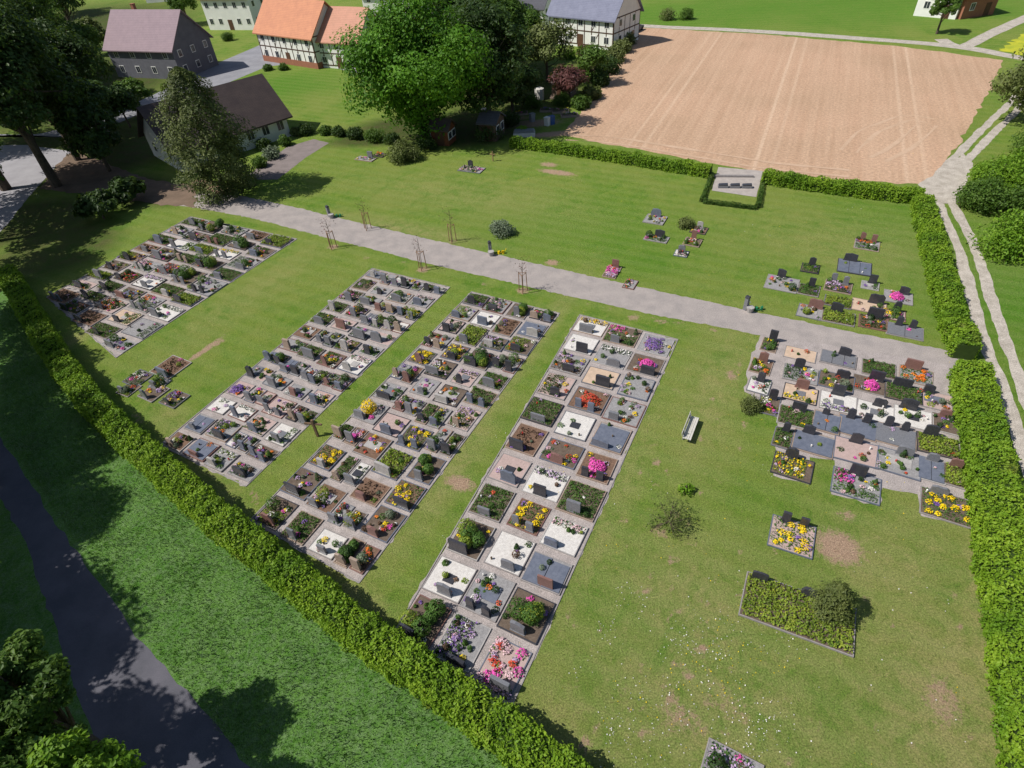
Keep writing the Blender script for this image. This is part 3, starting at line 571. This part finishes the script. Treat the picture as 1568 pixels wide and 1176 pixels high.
# saplings with stakes
wood=surf('stake_wood',(.3,.17,.1),(.22,.13,.08),6,.8); whitewood=surf('weathered_wood',(.6,.57,.52),(.47,.45,.41),6,.8,.1,40)
for u,v in ((510,380),(563,351),(647,412),(693,370),(801,446)):
    g=G(u,v); e=empty('staked_sapling',(g[0],g[1],0)); b=MB([wood])
    for i in range(3):
        a=i*2.094+.4; b.tube([(.4*math.cos(a),.4*math.sin(a),0),(.35*math.cos(a),.35*math.sin(a),1.8)],[.04,.035],0,6)
    for i in range(3):
        a=i*2.094+.4; a2=a+2.094; b.tube([(.35*math.cos(a),.35*math.sin(a),1.7),(.35*math.cos(a2),.35*math.sin(a2),1.7)],[.025,.025],0,5)
    b.obj('stakes',parent=e); b=MB([bark,T_['red']])
    b.tube([(0,0,0),(.03,0,1.6),(.05,.03,3.0)],[.03,.02,.01],0,6)
    for i in range(9):
        z=rng.uniform(1.5,2.8); a=rng.uniform(0,6.28); q=rng.uniform(.3,.6); b.tube([(.03,0,z),(q*math.cos(a),q*math.sin(a),z+.5)],[.012,.005],0,4,False)
    C=np.c_[rng.normal(size=(60,2))*.35,rng.uniform(1.8,3.4,60)]; b.leaves(C,.06,1); b.obj('trunk_and_twigs',parent=e)
# bench
g0=G(1050,680); g1=G(1063,646); d=g1-g0; L=np.linalg.norm(d); an=math.atan2(d[1],d[0]); c=(g0+g1)/2
e=empty('park_bench',(c[0],c[1],0),an); L=max(L,1.8)
b=MB([whitewood])
for i in range(4): b.box(-L/2,L/2,-.24+i*.13,-.24+i*.13+.115,.43,.46)
b.obj('seat',parent=e); b=MB([whitewood])
for i in range(2): b.box(-L/2,L/2,.30+.03*i,.33+.03*i,.58+.16*i,.69+.16*i)
b.obj('backrest',parent=e)
for s,nm in ((-1,'leg_frame_1'),(1,'leg_frame_2')):
    b=MB([M['m_metal']]); x=s*L*.36; b.box(x-.03,x+.03,-.22,.28,.36,.428); b.box(x-.03,x+.03,-.2,-.14,0,.36); b.box(x-.03,x+.03,.24,.297,0,.86); b.obj(nm,parent=e)
for u,v,cc in ((505,332,'m_greenpl'),(751,388,'f_yellow'),(1141,474,'m_greenpl')):
    g=G(u,v); e=empty('water_tap_post',(g[0],g[1],0),rng.uniform(0,1)); b=MB(ML)
    b.box(-.14,.14,-.14,.14,0,1.1,MI['gran_m']); b.prism([(-.17,1.1),(.17,1.1),(.1,1.25),(-.1,1.25)],-.16,.16,MI['gran_d']); b.obj('column',parent=e)
    b=MB(ML); b.tube([(0,-.14,.85),(0,-.3,.85),(0,-.34,.78)],[.02,.02,.02],MI['m_metal'],6); b.obj('spout',parent=e)
    b=MB(ML); b.tube([(0,-.4,0),(0,-.4,.4),(0,-.4,.44),(0,-.4,.441),(0,-.4,.3)],[.22,.3,.3,.25,.22],MI['stone_l'],10); b.obj('basin',parent=e)
    for k in range(2):
        g2=g+np.array([.8+.4*k,-.2]); b=MB(ML); b.tube([(0,0,0),(0,0,.28)],[.13,.11],MI[cc],9); b.tube([(.1,0,.08),(.26,0,.2),(.38,0,.36)],[.03,.02,.035],MI[cc],6); b.tube([(-.1,0,.1),(-.2,0,.25),(-.1,0,.38),(.05,0,.3)],[.015]*4,MI[cc],5); b.obj('watering_can',loc=(g2[0],g2[1],.005),rot=rng.uniform(0,6))
g=G(487,668); b=MB([surf('cross_wood',(.2,.13,.08))]); b.box(-.07,.07,-.07,.07,0,1.5); b.box(-.6,-.072,-.05,.05,1.1,1.22); b.box(.072,.6,-.05,.05,1.1,1.22); b.obj('wooden_cross',loc=(g[0],g[1],0),rot=AROT+.3)
g=G(755,247); b=MB([surf('cross_wood_b',(.3,.2,.1))]); b.box(-.05,.05,-.05,.05,0,1.2); b.box(-.35,-.052,-.04,.04,.8,.9); b.box(.052,.35,-.04,.04,.8,.9); b.obj('wooden_cross',loc=(g[0],g[1],0),rot=AROT)
g=G(1124,284); e=empty('war_memorial',(g[0],g[1],.02),AROT+.3)
b=MB(ML); b.box(-2.2,2.2,2.0,2.25,0,.22,MI['kerb']); b.obj('memorial_wall',parent=e)
b=MB(ML)
for x in(-1.2,.0,1.2): b.box(x-.5,x+.5,-.8,-.3,0,.25,MI['gran_m']); b.prism([(x-.45,.252),(x+.45,.252),(x+.45,.42),(x-.45,.36)],-.75,-.35,MI['gran_d'])
b.obj('name_slabs',parent=e)
# ------------------------------------------------------------------ buildings
wallw=surf('white_render',(.8,.79,.75),(.72,.71,.68),.6,.9,.05,8,.08); wallg=surf('grey_cladding',(.15,.15,.175),(.12,.12,.14),1,.8,.05,8,.1); beam=surf('timber_beam',(.09,.05,.035),None,3,.8)
glass=surf('window_glass',(.03,.035,.045),(.05,.055,.07),1,.1,0,5,.0,.6); brick=surf('brick',(.35,.15,.09),(.28,.12,.08),2,.9,.1,20); doorm=surf('door_wood',(.12,.06,.035),None,2,.7)
def roofm(name,c,c2):
    m,nt,b,o=newmat(name); co=nd(nt,'ShaderNodeTexCoord').outputs['Object']
    sx=nd(nt,'ShaderNodeSeparateXYZ'); nt.links.new(co,sx.inputs[0])
    col=mix(nt,ramp(nt,noise(nt,co,.8,5,.7),.35,.65),c,c2)
    tw=math_(nt,'PINGPONG',sx.outputs[0],.15); tz=math_(nt,'FRACT',math_(nt,'MULTIPLY',sx.outputs[2],4.5))
    col=mix(nt,ramp(nt,tz,0,.25,.5,0),col,tuple(x*.4 for x in c)); col=mix(nt,ramp(nt,tw,0,.04,.3,0),col,tuple(x*.5 for x in c))
    col=mix(nt,ramp(nt,noise(nt,co,7,3,.8),.5,.8,0,.5),col,tuple(min(1,x*1.4) for x in c2))
    nt.links.new(col,b.inputs['Base Color']); b.inputs['Roughness'].default_value=.75
    bp=nd(nt,'ShaderNodeBump'); bp.inputs['Strength'].default_value=.5; bp.inputs['Distance'].default_value=.05; nt.links.new(math_(nt,'ADD',tw,tz),bp.inputs['Height']); nt.links.new(bp.outputs[0],b.inputs['Normal'])
    return m
R_={'orange':roofm('orange_tiles',(.6,.27,.15),(.5,.22,.13)),'orange2':roofm('salmon_tiles',(.6,.3,.21),(.5,.26,.18)),'purple':roofm('mauve_tiles',(.32,.235,.26),(.27,.2,.225)),'brown':roofm('brown_tiles',(.095,.07,.065),(.07,.052,.052)),'blue':roofm('slate_blue_tiles',(.22,.23,.31),(.17,.18,.25)),'red':roofm('red_tiles',(.42,.15,.09),(.34,.12,.08)),'darkg':roofm('anthracite_tiles',(.1,.1,.12),(.08,.08,.095))}
def house(name,p1,p2,D,wh,rh,roof,wall=wallw,timber=False,floors=2,nw=5,ridge='x',oh=.5,door=True,chim=1,base=None,L=None):
    a=G(*p1); c=G(*p2); d=c-a; LL=np.linalg.norm(d); L=L or LL; an=math.atan2(d[1],d[0])
    e=empty(name,(a[0],a[1],0),an); b=MB([wall])
    if ridge=='x':
        b.add([[0,0,0],[L,0,0],[L,D,0],[0,D,0],[0,0,wh],[L,0,wh],[L,D,wh],[0,D,wh],[0,D/2,wh+rh-.12],[L,D/2,wh+rh-.12]],[[0,1,5,4],[2,3,7,6],[1,2,6,9,5],[3,0,4,8,7]])
    else:
        b.add([[0,0,0],[L,0,0],[L,D,0],[0,D,0],[0,0,wh],[L,0,wh],[L,D,wh],[0,D,wh],[L/2,0,wh+rh-.12],[L/2,D,wh+rh-.12]],[[0,1,5,8,4],[2,3,7,9,6],[1,2,6,5],[3,0,4,7]])
    b.obj('walls',parent=e); b=MB([R_[roof]])
    S=D if ridge=='x' else L; E=L if ridge=='x' else D; k=rh/(S/2); zo=wh-k*oh; t=.18
    prof=[(-oh,zo),(S/2,wh+rh),(S+oh,zo),(S+oh,zo+t),(S/2,wh+rh+t),(-oh,zo+t)]
    V=[]
    for s in(-oh,E+oh):
        for q in prof: V.append([s,q[0],q[1]] if ridge=='x' else [q[0],s,q[1]])
    n=6; b.add(V,[[0,1,4,5],[1,2,3,4],[11,10,7,6],[10,9,8,7]]+[[i,i+n,(i+1)%n+n,(i+1)%n] for i in range(n)]); b.obj('roof',parent=e)
    b=MB([wallw,glass,doorm,beam])
    fh=wh/floors
    for f in range(floors):
        for i in range(nw):
            x=L*(i+.5)/nw; z=f*fh+fh*.35; hh=min(1.25,fh*.48)
            if door and f==0 and i==nw//2: b.box(x-.6,x+.6,-.04,.1,0,2.1,2); continue
            b.box(x-.55,x+.55,-.04,.1,z,z+hh,0); b.box(x-.45,x-.03,-.055,.05,z+.1,z+hh-.1,1); b.box(x+.03,x+.45,-.055,.05,z+.1,z+hh-.1,1)
        m_=max(2,int(D/3.2))
        for i in range(m_):
            y=D*(i+.5)/m_; z=f*fh+fh*.35; hh=min(1.25,fh*.48)
            for xx,s in((0,-1),(L,1)):
                b.box(min(xx,xx+s*.04)-.02,max(xx,xx+s*.04)+.0,y-.5,y+.5,z,z+hh,0); b.box(min(xx,xx+s*.055)-.01,max(xx,xx+s*.055),y-.4,y+.4,z+.1,z+hh-.1,1)
    b.obj('windows_and_door',parent=e)
    if timber:
        b=MB([beam])
        for f in range(floors+1):
            z=min(f*fh+.05,wh-.2) if f else .4; b.box(0,L,-.03,0.02,z,z+.18); b.box(L-.02,L+.03,0.02,D,z,z+.18); b.box(-.03,.02,0.02,D,z,z+.18)
        q=int(L/1.5)
        for i in range(q+1):
            x=min(L*i/q,L-.16); b.box(x,x+.16,-.034,.01,.4,wh-.22)
            if i%3==0 and i<q:
                for f in range(floors):
                    w_=L/q; an_=math.atan2(fh-.3,w_); R=[[math.cos(an_),0,-math.sin(an_)],[0,1,0],[math.sin(an_),0,math.cos(an_)]]
                    b.box(0,math.hypot(fh-.3,w_),-.027,0,-.06,.06,0,R,(x+.1,0,f*fh+.3))
        for i in range(int(D/1.8)+1):
            y=min(D*i/int(D/1.8),D-.16)
            for xx in((L-.01,L+.034),(-.034,.01)): b.box(xx[0],xx[1],y+.02,y+.14,.4,wh-.22)
        b.obj('timber_frame',parent=e)
    for i in range(chim):
        b=MB([brick]); x=E*(.3+.4*i); y=S/2+.6
        if ridge=='x': b.box(x-.3,x+.3,y-.3,y+.3,wh+rh*.5,wh+rh+.9); b.box(x-.36,x+.36,y-.36,y+.36,wh+rh+.902,wh+rh+1.0)
        else: b.box(y-.3,y+.3,x-.3,x+.3,wh+rh*.5,wh+rh+.9)
        b.obj('chimney',parent=e)
    if base: b=MB([base]); b.box(-.06,L+.06,-.06,D+.06,0,1.0); b.obj('plinth',parent=e)
    return e
house('cemetery_chapel',(280,264),(446,208),9.5,3.0,4.0,'brown',nw=7,floors=1,chim=0,oh=.7,door=False)
house('timber_framed_house',(405,93),(488,106),9,5.2,4.6,'orange',timber=True,nw=5,base=brick)
house('timber_framed_annex',(490,103),(556,108),8.5,4.6,4.2,'orange2',timber=True,nw=3,chim=0)
house('mauve_roofed_house',(182,118),(280,122),10,5,5,'purple',wall=wallg,nw=4,door=False)
house('white_house',(322,46),(392,46),10,6.5,3.5,'red',nw=5,floors=2)
house('slate_roofed_house',(842,66),(938,78),9,5.0,5.2,'blue',timber=True,nw=5)
house('white_annex',(784,50),(832,52),7,4.5,3,'darkg',nw=3,chim=0)
house('red_roofed_house',(560,30),(640,30),10,5,4,'red',nw=4)
house('dark_roofed_house',(700,25),(770,22),10,5.5,4.5,'darkg',nw=4)
house('white_barn',(1398,24),(1462,30),9,3.6,2,'red',nw=2,floors=1,chim=0)
house('brown_barn',(1470,30),(1520,22),9,3.4,1.6,'darkg',wall=brick,nw=2,floors=1,chim=0)
house('white_house',(225,5),(290,0),10,6,4,'red',nw=4)
for nm,u1,v1,u2,v2,D,wh,rh,rf,wl in (('garden_hut',662,222,688,224,2.2,2.0,.9,'brown',surf('hut_wood',(.2,.07,.03),None,3,.8)),('garden_shed',845,150,872,152,3,2.1,.8,'brown',surf('shed_wood',(.25,.19,.14),None,3,.9)),('garden_shed',735,215,760,217,3,2.2,.9,'darkg',surf('shed_wood_b',(.15,.1,.07),None,3,.9))):
    house(nm,(u1,v1),(u2,v2),D,wh,rh,rf,wall=wl,nw=1,floors=1,chim=0,oh=.25,door=True)
b=MB([whitewood,M['m_metal']]); b.tube([(0,0,0),(0,0,1.5),(0,0,1.6)],[.7,.7,.4],0,12); b.tube([(0,0,1.6),(0,0,1.68)],[.2,.18],1,8); g=G(826,152); b.obj('water_tank',loc=(g[0],g[1],0))
for u,v,k in ((845,190,'m_bluepl'),(815,186,'m_metal'),(742,178,'f_white'),(770,150,'f_white'),(838,192,'f_white')):
    g=G(u,v); b=MB(ML); b.prism([(-.28,0),(.28,0),(.34,1.0),(-.34,1.0)],-.3,.3,MI[k]); b.box(-.37,.37,-.35,.36,1.002,1.06,MI[k]); b.obj('wheelie_bin',loc=(g[0],g[1],0),rot=rng.uniform(0,1))
g=G(803,208); b=MB([M['f_white'],M['m_metal']]); b.box(-1.4,1.4,-.6,.6,0,.5); b.prism([(-1.4,.502),(1.4,.502),(1.2,.75),(-1.2,.75)],-.5,.5,1); b.obj('cold_frame',loc=(g[0],g[1],0),rot=-.1)
for i,(u,v) in enumerate(((858,172),(872,178),(855,150),(840,170),(795,175))):
    g=G(u,v); b=MB(ML); b.box(-1.2,1.2,-.6,.6,0,.25,MI['sandst']); b.box(-1.1,1.1,-.5,.5,.252,.27,MI['soil'])
    for k in range(8): tuft(b,rng.uniform(-1,1),rng.uniform(-.4,.4),.27,.2,30,.08,'cover',random.choice(FL) if k%2 else None,.4)
    b.obj('raised_garden_bed',loc=(g[0],g[1],0),rot=rng.uniform(-.3,.3))
tyre=surf('tyre',(.02,.02,.02))
def car(u,v,rot,c):
    g=G(u,v); e=empty('parked_car',(g[0],g[1],.0),rot); pm=surf('car_paint',c,tuple(x*.95 for x in c),1,.25,0,5,0,.6)
    b=MB([pm]); b.prism([(-2.1,.3),(2.1,.3),(2.15,.6),(2.05,.8),(1.1,.95),(-1.9,1.0),(-2.15,.85)],-.88,.88); b.prism([(-1.7,1.452),(.1,1.452),(.0,1.5),(-1.5,1.5)],-.62,.62); b.obj('body',parent=e)
    b=MB([glass]); b.add([[-1.95,-.8,1.0],[1.05,-.8,.96],[1.05,.8,.96],[-1.95,.8,1.0],[-1.6,-.64,1.45],[.15,-.64,1.45],[.15,.64,1.45],[-1.6,.64,1.45]],[[0,1,5,4],[1,2,6,5],[2,3,7,6],[3,0,4,7],[4,5,6,7]]); b.obj('windows',parent=e)
    for x in(-1.35,1.35):
        for y in(-.8,.8): b=MB([tyre]); b.tube([(x,y-.1,.33),(x,y+.1,.33)],[.33,.33],0,14); b.obj('wheel',parent=e)
car(958,55,.9,(.04,.05,.06)); car(972,48,.9,(.02,.04,.1)); car(870,62,-.2,(.5,.5,.52))
# ------------------------------------------------------------------ lawn flowers, tufts
def scatter(name,regions,mats,sz,up=1.5,asp=.9):
    b=MB(mats)
    for (u,v,r,n,mi) in regions:
        c=G(u,v); q=rng.normal(size=(n,2))*r*.5; b.leaves(np.c_[c+q,np.full(n,.05)],sz,mi,None,0,up,asp)
    b.obj(name)
reg=[]
for i in range(70): reg.append((rng.uniform(600,1500),rng.uniform(230,1176),rng.uniform(.8,3),int(rng.uniform(2,9)),int(rng.random()<.7)))
for i in range(26): reg.append((rng.uniform(920,1200),rng.uniform(900,1176),rng.uniform(.8,2.5),int(rng.uniform(8,28)),0))
for u,v,n in ((1100,1040,40),(1010,1085,15),(1120,1000,20),(860,720,10),(1350,770,12)): reg.append((u,v,2,n,1))
scatter('daisies_and_dandelions',reg,[M['f_white'],M['f_yellow']],.028)
def blades(name,poly,n,h,w,mat_):
    P=np.array([G(*p) for p in poly]); lo,hi=P.min(0),P.max(0); Cx=rng.uniform(lo[0],hi[0],n*3); Cy=rng.uniform(lo[1],hi[1],n*3)
    k=inpoly(P,Cx,Cy); Cx,Cy=Cx[k][:n],Cy[k][:n]; n=len(Cx); a=rng.uniform(0,6.28,n); hh=h*rng.uniform(.5,1.4,n)*(1+.5*np.sin(Cx*1.3)*np.cos(Cy*1.1+Cx*.4)); l=rng.normal(size=(n,2))*.4
    dx,dy=np.cos(a)*w,np.sin(a)*w
    V=np.stack([np.c_[Cx-dx,Cy-dy,0*Cx],np.c_[Cx+dx,Cy+dy,0*Cx],np.c_[Cx+l[:,0]*hh,Cy+l[:,1]*hh,hh]],1).reshape(-1,3)
    b=MB([mat_]); b.add(V,np.arange(3*n).reshape(n,3)); b.obj(name)
gw=leafm('verge_grass_blades',(.075,.19,.028),(.15,.28,.065),(.2,.28,.15),.3,.6)
blades('tall_verge_grass',[(0,480),(20,455),(78,545),(145,640),(330,805),(520,960),(830,1190),(500,1250),(360,1150),(210,960),(90,790),(0,660)],60000,.18,.022,gw)
# ------------------------------------------------------------------ light, sky, camera
w=bpy.data.worlds.new('World'); sc.world=w; w.use_nodes=True; nt=w.node_tree; bg=nt.nodes['Background']
sk=nt.nodes.new('ShaderNodeTexSky'); sk.sky_type='NISHITA'; sk.sun_disc=False; sk.sun_elevation=math.radians(50); sk.sun_rotation=math.radians(263)
nt.links.new(sk.outputs[0],bg.inputs[0]); bg.inputs[1].default_value=.08
sl=bpy.data.lights.new('sun','SUN'); sl.energy=5.0; sl.angle=math.radians(.5); sl.color=(1,.96,.9)
so=bpy.data.objects.new('sun',sl); COL.objects.link(so); el=math.radians(50); az=math.atan2(.12,1)
so.rotation_euler=Vector((math.cos(el)*math.cos(az),math.cos(el)*math.sin(az),-math.sin(el))).to_track_quat('-Z','Y').to_euler(); so.location=(-40,0,60)
cam=bpy.data.cameras.new('camera'); cam.sensor_width=36; cam.lens=F/1568*36; cam.clip_end=4000; cam.clip_start=.5
cobj=bpy.data.objects.new('camera',cam); COL.objects.link(cobj)
Fv=Vector((0,CP,-SP)); Rv=Vector((1,0,0)); Dv=Vector((0,-SP,-CP))
lx=RC*Rv+RS*Dv; ly=RS*Rv-RC*Dv; lx.normalize(); ly.normalize()
mt=Matrix((lx,ly,-Fv)).transposed().to_4x4(); mt.translation=Vector((0,0,H)); cobj.matrix_world=mt
sc.camera=cobj
sc.view_settings.view_transform='Standard'; sc.view_settings.look='None'; sc.view_settings.exposure=0
